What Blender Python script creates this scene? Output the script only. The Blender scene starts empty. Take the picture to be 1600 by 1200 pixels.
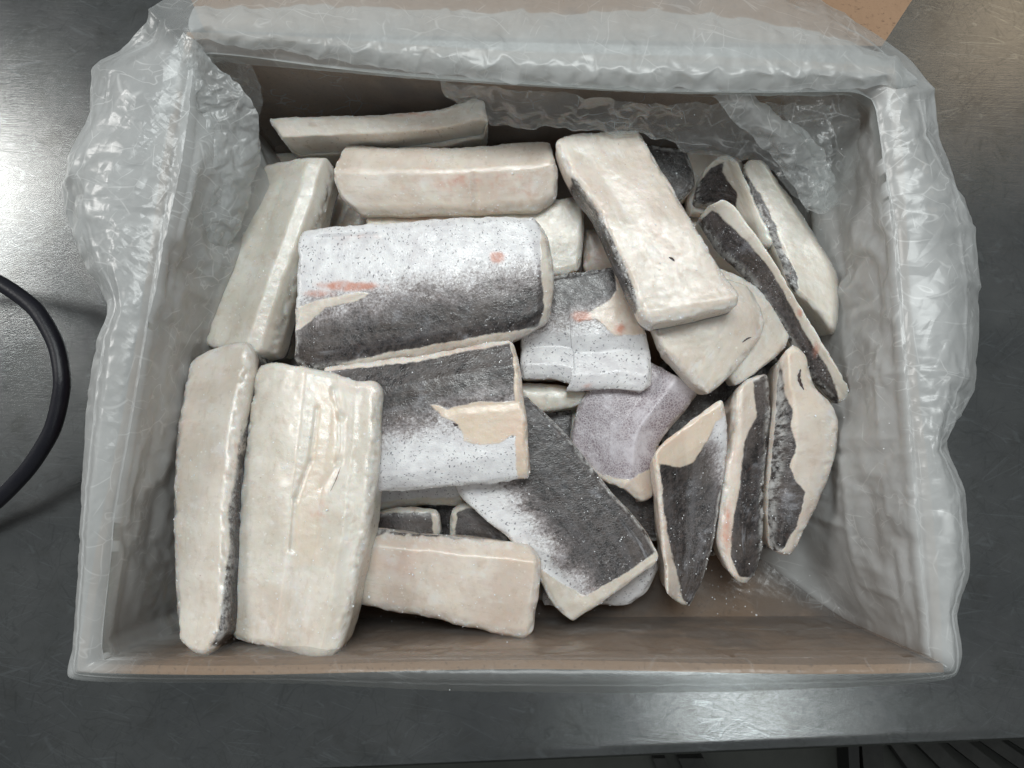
import bpy, math, random
import numpy as np
from mathutils import Matrix, Vector
random.seed(7)
C = bpy.context.scene.collection
scene = bpy.context.scene

# ---------------------------------------------------------------- camera
W0, H0, F = 1600.0, 1200.0, 1155.0          # photograph size, focal length in its pixels
NAD = (850.0, 765.0)                        # where the plumb line under the camera meets the picture
CH = 0.48                                   # camera height above the table top
_n = np.array([NAD[0]-W0/2, -(NAD[1]-H0/2), -F]); _n /= np.linalg.norm(_n)
_z = -_n
_x = np.array([1.0, 0, -_z[0]/_z[2]]); _x /= np.linalg.norm(_x)
_y = np.cross(_z, _x)
RW = np.array([_x, _y, _z])                 # world = RW @ camera vector
CAM = np.array([0, 0, CH])
cam_d = bpy.data.cameras.new('camera'); cam = bpy.data.objects.new('camera', cam_d); C.objects.link(cam)
cam_d.sensor_width = 36; cam_d.lens = 36*F/W0; cam_d.clip_start = 0.01; cam_d.clip_end = 50
m = Matrix(RW.tolist()).to_4x4(); m.translation = Vector(CAM); cam.matrix_world = m
scene.camera = cam

def at(px, py, z):
    """point at height z seen at pixel (px,py) of the photograph; numpy broadcasting"""
    px = np.asarray(px, float); py = np.asarray(py, float); z = np.asarray(z, float)
    c = np.stack(np.broadcast_arrays(px-W0/2, -(py-H0/2), -F+0*px), -1)
    w = c @ RW.T
    t = (z-CH)/w[..., 2]
    return CAM + w*t[..., None]

# ---------------------------------------------------------------- light
world = bpy.data.worlds.new('World'); scene.world = world; world.use_nodes = True
bg = world.node_tree.nodes['Background']; bg.inputs[0].default_value = (0.66, 0.70, 0.71, 1); bg.inputs[1].default_value = 0.35
def lamp(name, loc, target, size, power, col, sy=None):
    d = bpy.data.lights.new(name, 'AREA'); d.energy = power; d.color = col; d.size = size
    if sy: d.shape = 'RECTANGLE'; d.size_y = sy
    o = bpy.data.objects.new(name, d); C.objects.link(o); o.location = loc
    o.rotation_euler = (Vector(target)-Vector(loc)).to_track_quat('-Z', 'Y').to_euler(); return o
lamp('key_lamp', (-2.2, 0.85, 1.6), (0, 0, 0.05), 0.6, 26, (1.0, 0.985, 0.95), 0.9)
lamp('ceiling_lamp', (0.05, 0.75, 2.1), (0, 0, 0.05), 1.1, 28, (0.95, 1.0, 0.99), 0.6)
lamp('side_lamp', (0.60, -0.84, 1.9), (0, 0, 0.05), 0.3, 2.2, (0.95, 1.0, 1.0), 0.25)
lamp('warm_lamp', (1.22, 1.12, 1.35), (0.3, 0.3, 0.0), 0.36, .8, (1.0, 0.76, 0.5))
scene.view_settings.view_transform = 'Standard'; scene.view_settings.look = 'None'
scene.view_settings.exposure = 0.07; scene.view_settings.gamma = 1
scene.cycles.transparent_max_bounces = 16; scene.cycles.max_bounces = 7; scene.cycles.diffuse_bounces = 4; scene.cycles.glossy_bounces = 3; scene.cycles.caustics_reflective = False

# ---------------------------------------------------------------- numpy noise
_rng = np.random.RandomState(3)
_P = np.tile(_rng.permutation(512), 2)
_G = _rng.normal(size=(512, 3)); _G /= np.linalg.norm(_G, axis=1)[:, None]
def gn(p):
    """gradient noise, about -1..1"""
    i = np.floor(p).astype(int); f = p-i; u = f*f*f*(f*(f*6-15)+10); r = 0
    for dx in (0, 1):
        for dy in (0, 1):
            for dz in (0, 1):
                h = _P[(_P[(_P[(i[..., 0]+dx) & 511] + i[..., 1]+dy) & 511] + i[..., 2]+dz) & 511]
                g = _G[h]; d = f-np.array([dx, dy, dz])
                w = (u[..., 0] if dx else 1-u[..., 0])*(u[..., 1] if dy else 1-u[..., 1])*(u[..., 2] if dz else 1-u[..., 2])
                r = r + w*(g*d).sum(-1)
    return r*1.6
def fbm(p, o=3):
    r = 0; a = 1
    for k in range(o): r = r + a*gn(p*2**k + 17.3*k); a *= .5
    return r
def ridge(p, o=3):
    r = 0; a = 1
    for k in range(o): r = r + a*(1-np.abs(gn(p*2**k + 31.7*k))*2.2); a *= .5
    return r

# ---------------------------------------------------------------- mesh helpers
def tag(o, label=None, cat=None, group=None, kind=None):
    if label: o['label'] = label
    if cat: o['category'] = cat
    if group: o['group'] = group
    if kind: o['kind'] = kind
    return o
def link(name, me, mat, parent=None):
    o = bpy.data.objects.new(name, me); C.objects.link(o)
    if mat: me.materials.append(mat)
    if parent: o.parent = parent
    return o
def mesh(name, v, f, smooth=True):
    me = bpy.data.meshes.new(name)
    v = np.asarray(v, float)
    me.from_pydata(v.tolist(), [], [list(map(int, q)) for q in f]); me.update()
    if smooth: me.polygons.foreach_set('use_smooth', np.ones(len(me.polygons), bool))
    return me
def attr(me, name, a):
    a = np.asarray(a, np.float32)
    if a.ndim == 2:
        t = me.attributes.new(name, 'FLOAT_VECTOR', 'POINT'); t.data.foreach_set('vector', a.ravel())
    else:
        t = me.attributes.new(name, 'FLOAT', 'POINT'); t.data.foreach_set('value', a)
def empty(name, loc=(0, 0, 0)):
    o = bpy.data.objects.new(name, None); o.empty_display_size = .02; C.objects.link(o); o.location = loc; return o
def polyline(pts, t):
    """smooth curve through pts evaluated at t in 0..1 (arc length), Catmull-Rom"""
    p = np.array(pts, float); n = len(p)
    seg = np.linalg.norm(np.diff(p[:, :2], axis=0), axis=1); s = np.r_[0, np.cumsum(seg)]; s = s/s[-1]
    t = np.clip(t, 0, 1); i = np.clip(np.searchsorted(s, t, side='right')-1, 0, n-2)
    h = s[i+1]-s[i]; u = ((t-s[i])/h)[:, None]; h = h[:, None]
    m = np.zeros_like(p)
    for k in range(n):
        a, b = max(k-1, 0), min(k+1, n-1)
        m[k] = (p[b]-p[a])/(s[b]-s[a])
    return (2*u**3-3*u**2+1)*p[i] + (u**3-2*u**2+u)*h*m[i]*.75 + (-2*u**3+3*u**2)*p[i+1] + (u**3-u**2)*h*m[i+1]*.75
def sdist(P, poly):
    """signed distance of 2-D points to a closed polygon, positive inside"""
    q = np.array(poly, float); n = len(q); d = np.full(len(P), 1e9); ins = np.zeros(len(P), bool)
    for k in range(n):
        a, b = q[k], q[(k+1) % n]; e = b-a; w = P-a
        t = np.clip((w@e)/(e@e), 0, 1); d = np.minimum(d, np.linalg.norm(w-t[:, None]*e, axis=1))
        c = ((a[1] > P[:, 1]) != (b[1] > P[:, 1])) & (P[:, 0] < (b[0]-a[0])*(P[:, 1]-a[1])/((b[1]-a[1]) or 1e-9)+a[0])
        ins ^= c
    return np.where(ins, d, -d)

# ---------------------------------------------------------------- materials
class NT:
    def __init__(s, name):
        s.m = bpy.data.materials.new(name); s.m.use_nodes = True; s.t = s.m.node_tree; s.t.nodes.clear()
        s.out = s.t.nodes.new('ShaderNodeOutputMaterial')
    def put(s, sock, v):
        if v is None: return
        if isinstance(v, bpy.types.NodeSocket): s.t.links.new(v, sock)
        else:
            if isinstance(v, tuple) and len(v) == 3 and sock.type == 'RGBA': v = v+(1,)
            sock.default_value = v
    def n(s, typ, ins={}, out=0, **kw):
        nd = s.t.nodes.new('ShaderNode'+typ)
        for k, v in kw.items(): setattr(nd, k, v)
        for k, v in ins.items(): s.put(nd.inputs[k], v)
        return nd.outputs[out]
    def math(s, op, a, b=0.0, c=0.0, clamp=False):
        return s.n('Math', {0: a, 1: b, 2: c}, operation=op, use_clamp=clamp)
    def mix(s, f, a, b, mode='MIX'):
        nd = s.t.nodes.new('ShaderNodeMix'); nd.data_type = 'RGBA'; nd.blend_type = mode
        s.put(nd.inputs[0], f); s.put(nd.inputs[6], a); s.put(nd.inputs[7], b); return nd.outputs[2]
    def mixf(s, f, a, b):
        nd = s.t.nodes.new('ShaderNodeMix'); s.put(nd.inputs[0], f); s.put(nd.inputs[2], a); s.put(nd.inputs[3], b); return nd.outputs[0]
    def step(s, v, a, b, lo=0.0, hi=1.0):
        nd = s.t.nodes.new('ShaderNodeMapRange'); nd.interpolation_type = 'SMOOTHSTEP'
        for k, x in enumerate((v, a, b, lo, hi)): s.put(nd.inputs[k], x)
        return nd.outputs[0]
    def noise(s, vec, scale, detail=3.0, rough=.5, dist=0.0, out=0):
        return s.n('TexNoise', {'Vector': vec, 'Scale': scale, 'Detail': detail, 'Roughness': rough, 'Distortion': dist}, out=out)
    def vor(s, vec, scale, feature='F1', out=0, rnd=1.0):
        return s.n('TexVoronoi', {'Vector': vec, 'Scale': scale, 'Randomness': rnd}, out=out, feature=feature)
    def attr(s, name, out=2): return s.n('Attribute', out=out, attribute_name=name)
    def map(s, vec, sc=(1, 1, 1), rot=(0, 0, 0), loc=(0, 0, 0)):
        if any(rot): vec = s.n('Mapping', {'Vector': vec, 'Rotation': rot})      # turn first, then stretch
        return s.n('Mapping', {'Vector': vec, 'Scale': sc, 'Location': loc})
    def bump(s, h, strength, dist, normal=None):
        return s.n('Bump', {'Height': h, 'Strength': strength, 'Distance': dist, 'Normal': normal})
    def done(s, sh): s.t.links.new(sh, s.out.inputs[0]); return s.m

def fish_material():
    t = NT('frozen_fish')
    P = t.attr('rest', 1); skin = t.attr('skin'); dark = t.attr('dark'); pink = t.step(t.math('ADD', t.attr('pink'), t.math('MULTIPLY', t.math('SUBTRACT', t.noise(P, 190, 4, .65), .5), .8)), .07, .68); tan = t.attr('tan'); tone = t.attr('tone')
    tex = t.attr('tex'); rim = t.attr('rim')
    # flesh
    n1 = t.noise(P, 45, 4, .6); n2 = t.noise(P, 170, 4, .6); fib = t.noise(t.map(P, (40, 260, 260)), 1, 3, .6)
    cool = t.mix(t.step(n1, .35, .65), (.60, .57, .495), (.715, .69, .63))
    warm = t.mix(t.step(n1, .35, .65), (.63, .53, .46), (.73, .66, .59))
    fl = t.mix(tone, cool, warm)
    fl = t.mix(t.math('MULTIPLY', t.step(fib, .45, .7), .22), fl, (.74, .72, .68))
    fl = t.mix(t.math('MULTIPLY', t.step(n2, .52, .72), .35), fl, (.50, .39, .31))
    fl = t.mix(t.math('MULTIPLY', t.step(t.noise(P, 75, 5, .65, out=0), .56, .68), .45), fl, (.76, .76, .745))
    fl = t.mix(t.math('MULTIPLY', t.step(t.vor(P, 330), .24, .10), t.step(t.noise(P, 70, 3), .48, .6, 0, .55)), fl, (.82, .82, .80))
    fl = t.mix(t.math('MULTIPLY', t.step(t.noise(t.map(P, (90, 420, 420)), 1, 5, .7), .55, .68), .28), fl, (.47, .40, .33))
    spk = t.math('MULTIPLY', t.step(t.vor(P, 190), .09, .05), t.step(t.n('SeparateColor', {0: t.vor(P, 190, out=1)}), .88, .9))
    fl = t.mix(t.math('MULTIPLY', spk, .5), fl, (.28, .15, .12))
    fl = t.mix(t.math('MULTIPLY', tan, t.step(n2, .2, .6, .6, 1)), fl, (.70, .58, .46))
    bl = t.math('MULTIPLY', t.step(t.noise(P, 26, 3, .55), .50, .72), t.mixf(tone, .08, .30)); fl = t.mix(bl, fl, (.70, .47, .39))
    fl = t.mix(t.math('MULTIPLY', pink, t.step(n2, .25, .6, .4, 1.0)), fl, (.58, .25, .17))
    # pale belly skin with short dark dashes
    pd = t.n('VectorMath', {0: P, 1: t.n('VectorMath', {0: t.noise(P, 330, 2, .5, out=1), 1: (.0022, .0022, .0022)}, operation='MULTIPLY')}, operation='ADD')
    def dashes(rot, sc, cut):
        q = t.map(pd, (1, .42, 1), (0, 0, rot)); v = t.vor(q, sc); c = t.n('SeparateColor', {0: t.vor(q, sc, out=1)})
        return t.math('MULTIPLY', t.step(v, .19, .10), t.step(c, cut, cut+.05))
    d1 = t.math('MAXIMUM', dashes(.4, 640, .05), dashes(1.9, 560, .05)); d1 = t.math('MAXIMUM', d1, dashes(2.7, 500, .15)); d1 = t.math('MAXIMUM', d1, dashes(1.2, 720, .2))
    dens = t.step(t.noise(P, 60, 3, .6), .28, .5, .3, 1)
    wh = t.mix(t.step(n2, .3, .7), (.62, .61, .63), (.77, .77, .78))
    wh = t.mix(t.math('MULTIPLY', t.step(t.noise(P, 38, 4, .6), .5, .7), .4), wh, (.52, .48, .50))
    wh = t.mix(t.math('MULTIPLY', t.math('MULTIPLY', d1, dens), .80), wh, (.08, .08, .10))
    # dark back skin: mottled, netted with tiny scales, dusted with frost
    net = t.vor(P, 720, 'DISTANCE_TO_EDGE')
    n3 = t.noise(P, 420, 4, .7)
    dk = t.mix(t.step(n3, .36, .62), (.013, .011, .0115), (.074, .061, .058))
    dk = t.mix(t.math('MULTIPLY', t.math('MULTIPLY', t.step(net, .03, .12, 1, 0), t.step(t.noise(P, 40, 3, .6), .4, .6)), .4), dk, (.20, .19, .195))
    dk = t.mix(t.math('MULTIPLY', t.step(t.noise(P, 30, 3, .6), .45, .65), .5), dk, (.115, .093, .082))
    lon = t.noise(t.map(P, (16, 260, 120)), 1, 4, .65); dk = t.mix(t.math('MULTIPLY', t.step(lon, .45, .68), .5), dk, (.105, .098, .105)); dk = t.mix(t.math('MULTIPLY', t.step(lon, .5, .3), .6), dk, (.008, .008, .009))
    fr = t.math('MAXIMUM', t.step(t.noise(P, 48, 8, .72), .55, .72), t.math('MULTIPLY', t.math('MULTIPLY', t.step(t.noise(t.map(P, (30, 260, 200)), 1, 5, .7), .56, .70), t.step(t.noise(P, 30, 2), .45, .6)), .7))
    dk = t.mix(t.math('MULTIPLY', fr, .48), dk, (.50, .51, .56))
    bell = t.step(t.math('ABSOLUTE', t.math('SUBTRACT', dark, .5)), .5, .1, .12, 1.0)
    wob = t.math('ADD', t.math('MULTIPLY', t.math('SUBTRACT', t.noise(P, 800, 3, .7), .5), 1.1), t.math('MULTIPLY', t.math('SUBTRACT', t.noise(P, 110, 4, .6), .5), .9))
    mid = t.math('ADD', dark, t.math('MULTIPLY', wob, bell))
    brn = t.mix(t.step(n3, .3, .65), (.17, .135, .125), (.36, .33, .34))
    sk = t.mix(t.step(mid, .08, .60), wh, brn); sk = t.mix(t.step(mid, .35, .95), sk, dk)
    sk = t.mix(t.math('MULTIPLY', pink, t.step(n2, .3, .55, .5, 1)), sk, (.52, .25, .19))
    # purplish, evenly netted skin
    pu = t.mix(t.step(net, .02, .16), (.46, .42, .45), (.24, .20, .225))
    pu = t.mix(t.step(t.noise(P, 55, 5, .7), .42, .66), pu, (.55, .52, .56))
    sk = t.mix(tex, sk, pu)
    edge = t.math('ADD', skin, t.math('MULTIPLY', t.math('SUBTRACT', t.noise(P, 170, 4, .6), .5), .6))
    ms = t.step(edge, -.11, .11)
    col = t.mix(ms, fl, sk)
    col = t.mix(t.math('MULTIPLY', rim, t.step(t.noise(P, 240, 4, .7), .38, .62, .0, .55)), col, (.80, .80, .79))
    # a thin frost film over everything
    film = t.math('MULTIPLY', t.step(t.noise(P, 950, 3, .7), .60, .72), t.step(t.noise(P, 38, 3, .6), .42, .66))
    col = t.mix(t.math('MULTIPLY', film, .65), col, (.84, .85, .88))
    h = t.math('ADD', t.math('MULTIPLY', t.noise(P, 1100, 4, .7), .28), t.math('MULTIPLY', t.noise(P, 230, 4, .6), .7))
    h = t.math('ADD', h, t.math('MULTIPLY', t.step(net, 0, .2), t.math('MULTIPLY', ms, .16)))
    h = t.math('ADD', h, t.math('MULTIPLY', ms, .7))
    nrm = t.bump(h, .26, .0009)
    rough = t.mixf(ms, t.step(t.noise(P, 300, 3), .3, .7, .26, .52), t.step(t.noise(P, 200, 4, .7), .35, .65, .22, .5))
    b = t.t.nodes.new('ShaderNodeBsdfPrincipled')
    for k, v in {'Base Color': col, 'Roughness': rough, 'Normal': nrm, 'Subsurface Weight': t.mixf(ms, .85, .05),
                 'Subsurface Radius': (1.0, .62, .42), 'Subsurface Scale': .0035, 'Specular IOR Level': .5,
                 'Coat Weight': t.mixf(ms, .45, .22), 'Coat Roughness': .2, 'Coat Normal': nrm}.items(): t.put(b.inputs[k], v)
    return t.done(b.outputs[0])
FISH = fish_material()

def simple(name, col, rough=.5, metal=0, bumpsc=None, bs=.3, bd=.001, var=None, spec=.5):
    t = NT(name); tc = t.n('TexCoord', out=3)
    c = col
    if var: c = t.mix(t.step(t.noise(tc, var[0], 5, .65), .3, .7), col, var[1])
    b = t.t.nodes.new('ShaderNodeBsdfPrincipled'); t.put(b.inputs['Base Color'], c)
    b.inputs['Roughness'].default_value = rough; b.inputs['Metallic'].default_value = metal; b.inputs['Specular IOR Level'].default_value = spec
    if bumpsc: t.put(b.inputs['Normal'], t.bump(t.noise(tc, bumpsc, 5, .6), bs, bd))
    return t.done(b.outputs[0])
ICE = simple('ice', (.85, .87, .90), .12)
RUBBER = simple('black_rubber', (.006, .006, .011), .38, 0, 700, .3, .0005, (90, (.010, .010, .014)), spec=.3)
VEIN = simple('dark_vein', (.05, .03, .028), .4)

def carton_material():
    t = NT('kraft_cardboard'); tc = t.n('TexCoord', out=3)
    flu = t.n('TexWave', {'Vector': tc, 'Scale': 60.0, 'Distortion': .6, 'Detail': 2.0}, wave_type='BANDS', bands_direction='X')
    c = t.mix(t.noise(tc, 18, 5, .7), (.24, .145, .085), (.31, .195, .12))
    c = t.mix(t.step(t.noise(t.map(tc, (1, 1, 1)), 420, 4, .7), .55, .7), c, (.15, .09, .055))
    c = t.mix(t.step(t.noise(tc, 9, 4, .7), .52, .62), c, (.17, .105, .065))
    b = t.t.nodes.new('ShaderNodeBsdfPrincipled'); t.put(b.inputs['Base Color'], c); b.inputs['Roughness'].default_value = .75
    t.put(b.inputs['Normal'], t.bump(t.math('ADD', t.math('MULTIPLY', flu, .3), t.noise(tc, 500, 3)), .35, .0006))
    return t.done(b.outputs[0])
CARTON = carton_material()

def plastic_material():
    t = NT('milky_polyethylene_film'); P = t.attr('rest', 1); milk = t.attr('milk'); wr = t.attr('wrinkle')
    dP = t.n('VectorMath', {0: P, 1: t.n('VectorMath', {0: t.noise(P, 26, 2, .5, out=1), 1: (.009, .009, .009)}, operation='MULTIPLY')}, operation='ADD')
    def fac(sc, rot):
        nd = t.t.nodes.new('ShaderNodeTexVoronoi'); nd.distance = 'MANHATTAN'; t.put(nd.inputs['Vector'], t.map(dP, (sc, sc*.33, sc*.7), (rot*.5, rot*.3, rot))); nd.inputs['Scale'].default_value = 1.0
        return nd.outputs[0]
    r1, r2, r3 = fac(60, .6), fac(90, 1.9), fac(230, 2.7)
    patch = t.step(t.noise(P, 24, 2, .5), .42, .66)
    h = t.math('ADD', t.math('MULTIPLY', r1, .55), t.math('MULTIPLY', r2, .38)); h = t.math('ADD', h, t.math('MULTIPLY', t.math('MULTIPLY', r3, patch), .16))
    h = t.math('MULTIPLY', h, wr)
    nrm = t.bump(h, .6, .0028)
    lw = t.n('LayerWeight', {'Blend': .35}, out=1)
    def streak(rot, sl, st, wid, lo, hi):            # whitened crease lines
        n = t.noise(t.map(dP, (1/sl, 1/st, 1/st), (rot*.6, rot*.4, rot)), 1, 2, .55); a = t.math('ABSOLUTE', t.math('SUBTRACT', n, .5))
        return t.math('MULTIPLY', t.step(a, wid, 0), t.step(t.noise(P, 30+rot*9, 2, .5), lo, hi))
    def cre(rot, ln_, sp, wid, lo):
        e = t.vor(t.map(dP, (1/ln_, 1/sp, 1/sp), (rot*.6, rot*.4, rot)), 1.0, 'DISTANCE_TO_EDGE')
        return t.math('MULTIPLY', t.step(e, wid, 0), t.step(t.noise(P, 34+rot*9, 2, .5), lo, lo+.14))
    crease = streak(.5, .09, .014, .014, .46, .62)
    for a in ((.4, .085, .024, .018, .48), (1.3, .070, .019, .022, .50), (2.2, .065, .016, .024, .52), (2.9, .040, .010, .030, .56)): crease = t.math('MAXIMUM', crease, cre(*a))
    op = t.math('ADD', milk, t.math('MULTIPLY', lw, .08)); op = t.math('ADD', op, t.math('MULTIPLY', t.math('MULTIPLY', crease, t.math('ADD', wr, .2)), .15))
    op = t.math('ADD', op, t.math('MULTIPLY', t.math('MULTIPLY', t.math('SUBTRACT', t.noise(P, 30, 4, .6), .5), .7), t.math('ADD', milk, .12)))
    op = t.math('MINIMUM', t.math('MAXIMUM', op, .04), .96)
    b = t.t.nodes.new('ShaderNodeBsdfPrincipled')
    for k, v in {'Base Color': t.mix(t.math('MULTIPLY', crease, .6), (.75, .765, .77), (.92, .93, .93)), 'Roughness': .40, 'Normal': nrm, 'Specular IOR Level': .3}.items(): t.put(b.inputs[k], v)
    tl = t.n('BsdfTranslucent', {'Color': (.66, .70, .70), 'Normal': nrm})
    body = t.n('MixShader', {0: .42, 1: b.outputs[0], 2: tl})
    s1 = t.n('MixShader', {0: op, 1: t.n('BsdfTransparent', {'Color': (.96, .975, .975)}), 2: body})
    gl = t.n('BsdfGlossy', {'Color': (1, 1, 1), 'Roughness': .24, 'Normal': nrm})
    fr = t.math('MINIMUM', t.math('MULTIPLY', t.n('Fresnel', {'IOR': 1.5, 'Normal': nrm}), .55), .11)
    return t.done(t.n('MixShader', {0: fr, 1: s1, 2: gl}))
FILM = plastic_material()

def steel_material():
    t = NT('brushed_stainless_steel'); P = t.n('TexCoord', out=3)
    br = t.noise(t.map(P, (45, 1000, 1), (0, 0, .06)), 1, 4, .65); br2 = t.noise(t.map(P, (60, 1500, 1), (0, 0, -.35)), 1, 3, .6)
    def scratch(rot, ln_, sp, str_, lo=.50):
        q = t.map(P, (1/ln_, 1/sp, 1), (0, 0, rot), (rot*7, rot*3, 0)); e = t.vor(q, 1.0, 'DISTANCE_TO_EDGE')
        brk = t.step(t.noise(t.map(P, (1, 1, 1), loc=(rot, 3, 0)), 38, 3, .6), lo, lo+.05)
        return t.math('MULTIPLY', t.math('MULTIPLY', t.step(e, .020, .004), brk), str_)
    s = scratch(.2, .05, .006, .8)
    for a in ((1.25, .05, .007, .8, .5), (2.1, .045, .008, .9, .48), (-.5, .06, .009, .7, .5), (2.7, .05, .007, .8, .52), (.75, .04, .010, .9, .5), (1.7, .03, .006, .6, .54)):
        s = t.math('MAXIMUM', s, scratch(*a))
    cloud = t.noise(P, 7, 5, .65); grime = t.noise(P, 42, 5, .7)
    col = t.mix(t.step(cloud, .3, .7), (.165, .172, .174), (.225, .23, .228))
    col = t.mix(t.math('MULTIPLY', t.step(grime, .5, .7), .35), col, (.13, .13, .12))
    col = t.mix(t.math('MULTIPLY', s, .24), col, (.05, .055, .055))
    ls = t.math('MAXIMUM', t.math('MAXIMUM', scratch(.12, .12, .008, .7, .5), scratch(-.62, .09, .009, .6, .54)), scratch(.45, .10, .007, .7, .52))
    col = t.mix(t.math('MULTIPLY', ls, .35), col, (.36, .39, .40))
    h = t.math('ADD', t.math('MULTIPLY', br, .5), t.math('MULTIPLY', br2, .35)); h = t.math('SUBTRACT', h, t.math('MULTIPLY', s, .04))
    b = t.t.nodes.new('ShaderNodeBsdfPrincipled')
    for k, v in {'Base Color': col, 'Metallic': 1.0, 'Roughness': t.step(t.math('ADD', cloud, t.math('MULTIPLY', br, .5)), .4, 1.1, .18, .26),
                 'Normal': t.bump(h, .22, .0005)}.items(): t.put(b.inputs[k], v)
    return t.done(b.outputs[0])
STEEL = steel_material()

# ---------------------------------------------------------------- table and floor
e0, e1 = at(600, 1206, 0)[:2], at(1600, 1163, 0)[:2]
dr = (e1-e0)/np.linalg.norm(e1-e0); nr = np.array([dr[1], -dr[0]])       # along the edge, and outwards (towards the viewer)
prof = [(-1.9, 0)] + [(-.010+.010*math.sin(a), -.010+.010*math.cos(a)) for a in np.linspace(0, math.pi/2, 9)] + [(0, -.035), (-.012, -.035)]
V = []; nseg = 24
for s in np.linspace(-1.1, 1.3, nseg+1):
    for (d, z) in prof:
        q = e0+dr*s+nr*d; V.append((q[0], q[1], z))
k = len(prof); Fq = [(i*k+j, (i+1)*k+j, (i+1)*k+j+1, i*k+j+1) for i in range(nseg) for j in range(k-1)]
table = link('steel_table', mesh('steel_table', V, Fq), STEEL)
tag(table, 'scratched stainless steel work table under the box, rounded front edge', 'table')

t = NT('dark_floor'); P = t.n('TexCoord', out=3)
b = t.t.nodes.new('ShaderNodeBsdfPrincipled'); t.put(b.inputs['Base Color'], t.mix(t.noise(P, 12, 5, .7), (.02, .022, .018), (.075, .078, .066)))
b.inputs['Roughness'].default_value = .5; FLOORM = t.done(b.outputs[0])
fl = link('floor', mesh('floor', [(-3, -3, -.85), (3, -3, -.85), (3, 3, -.85), (-3, 3, -.85)], [(0, 1, 2, 3)], False), FLOORM); fl['kind'] = 'structure'
# slatted duckboard on the floor, seen past the table edge
BOARD = simple('dark_board', (.012, .012, .011), .5, 0, 60, .3, .002); PALE = simple('worn_slat', (.038, .038, .034), .7, 0, 60, .3, .002, (20, (.02, .02, .018)))
rack = empty('floor_mat'); tag(rack, 'slatted grey and black duckboard on the floor beyond the table edge', 'floor mat')
def slab(name, quad, z, th, mat, parent):
    a = [at(x, y, z) for x, y in quad]; v = [tuple(p) for p in a]+[(p[0], p[1], z-th) for p in a]
    return link(name, mesh(name, v, [(0, 1, 2, 3), (7, 6, 5, 4), (0, 4, 5, 1), (1, 5, 6, 2), (2, 6, 7, 3), (3, 7, 4, 0)], False), mat, parent)
slab('frame', [(1325, 1160), (1342, 1160), (1345, 1260), (1330, 1260)], -.80, .05, BOARD, rack)
for (x, w, sl, mt) in ((1346, 32, 4, PALE), (1382, 20, 40, PALE), (1420, 34, 55, PALE), (1468, 34, 70, PALE), (1520, 34, 80, PALE), (1565, 30, 90, PALE)):
    slab('slat', [(x, 1150), (x+w, 1150), (x+w+sl*2, 1260), (x+sl*2, 1260)], -.80, .03, mt, rack)
slab('slat', [(1020, 1185), (1040, 1185), (1075, 1260), (1050, 1260)], -.81, .03, PALE, rack)
slab('slat', [(1060, 1185), (1100, 1185), (1135, 1260), (1095, 1260)], -.81, .03, PALE, rack)

# ---------------------------------------------------------------- carton
RIM = .130
rim_px = dict(TL=(286, 44), TR=(1402, 98), BR=(1482, 1052), BL=(112, 1054))
c = {k: at(x, y, RIM)[:2] for k, (x, y) in rim_px.items()}
box = empty('cardboard_box', tuple((c['TL']+c['BR'])/2)+(0,)); tag(box, 'open brown cardboard carton lined with plastic and full of frozen fish', 'box')
def panel(name, a, b_, z0, z1, th=.004, mat=CARTON):
    a = np.array(a); b_ = np.array(b_); d = (b_-a)/np.linalg.norm(b_-a); n = np.array([-d[1], d[0]])*th
    n_ = 14; v = []
    for s in np.linspace(0, 1, n_):
        p = a+(b_-a)*s; q = p+n
        w = .0012*math.sin(s*9)
        v += [(p[0]+d[1]*w, p[1]-d[0]*w, z1), (q[0]+d[1]*w, q[1]-d[0]*w, z1), (q[0], q[1], z0), (p[0], p[1], z0)]
    f = [(4*i+j, 4*i+(j+1) % 4, 4*i+4+(j+1) % 4, 4*i+4+j) for i in range(n_-1) for j in range(4)]
    f += [(3, 2, 1, 0), tuple(4*(n_-1)+j for j in range(4))]
    o = link(name, mesh(name, v, f, False), mat); o.parent = box; o.matrix_parent_inverse = Matrix.Translation(-Vector(box.location)); return o
def ins(p, q, k): return p+(q-p)/np.linalg.norm(q-p)*k
panel('side_panel', c['BL'], c['BR'], .0045, RIM-.004)
panel('side_panel', ins(c['BR'], c['TR'], .0042), c['TR'], .0045, RIM-.004)
panel('side_panel', ins(c['TR'], c['TL'], .0042), c['TL'], .0045, RIM-.004)
panel('side_panel', ins(c['TL'], c['BL'], .0042), ins(c['BL'], c['TL'], .0042), .0045, RIM-.004)
q = [c[k] for k in ('BL', 'BR', 'TR', 'TL')]
v = [(p[0], p[1], .004) for p in q]+[(p[0], p[1], .0006) for p in q]
o = link('bottom_panel', mesh('bottom', v, [(0, 1, 2, 3), (7, 6, 5, 4), (0, 4, 5, 1), (1, 5, 6, 2), (2, 6, 7, 3), (3, 7, 4, 0)], False), CARTON); o.parent = box; o.matrix_parent_inverse = Matrix.Translation(-Vector(box.location))
# far flap folded outwards
fa, fb = at(320, 48, RIM-.008), at(1378, 72, RIM-.008); fc, fd = at(1480, -84, .096), at(250, -110, .096)
v = [tuple(p) for p in (fa, fb, fc, fd)]; v += [(p[0], p[1], p[2]-.004) for p in v]
o = link('flap', mesh('flap', v, [(0, 1, 2, 3), (7, 6, 5, 4), (0, 4, 5, 1), (1, 5, 6, 2), (2, 6, 7, 3), (3, 7, 4, 0)], False), CARTON); o.parent = box; o.matrix_parent_inverse = Matrix.Translation(-Vector(box.location))

# ---------------------------------------------------------------- plastic liner
liner = empty('plastic_liner', (0, 0, 0)); tag(liner, 'crumpled translucent plastic bag lining the box and folded over its rim', 'plastic liner')
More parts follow.
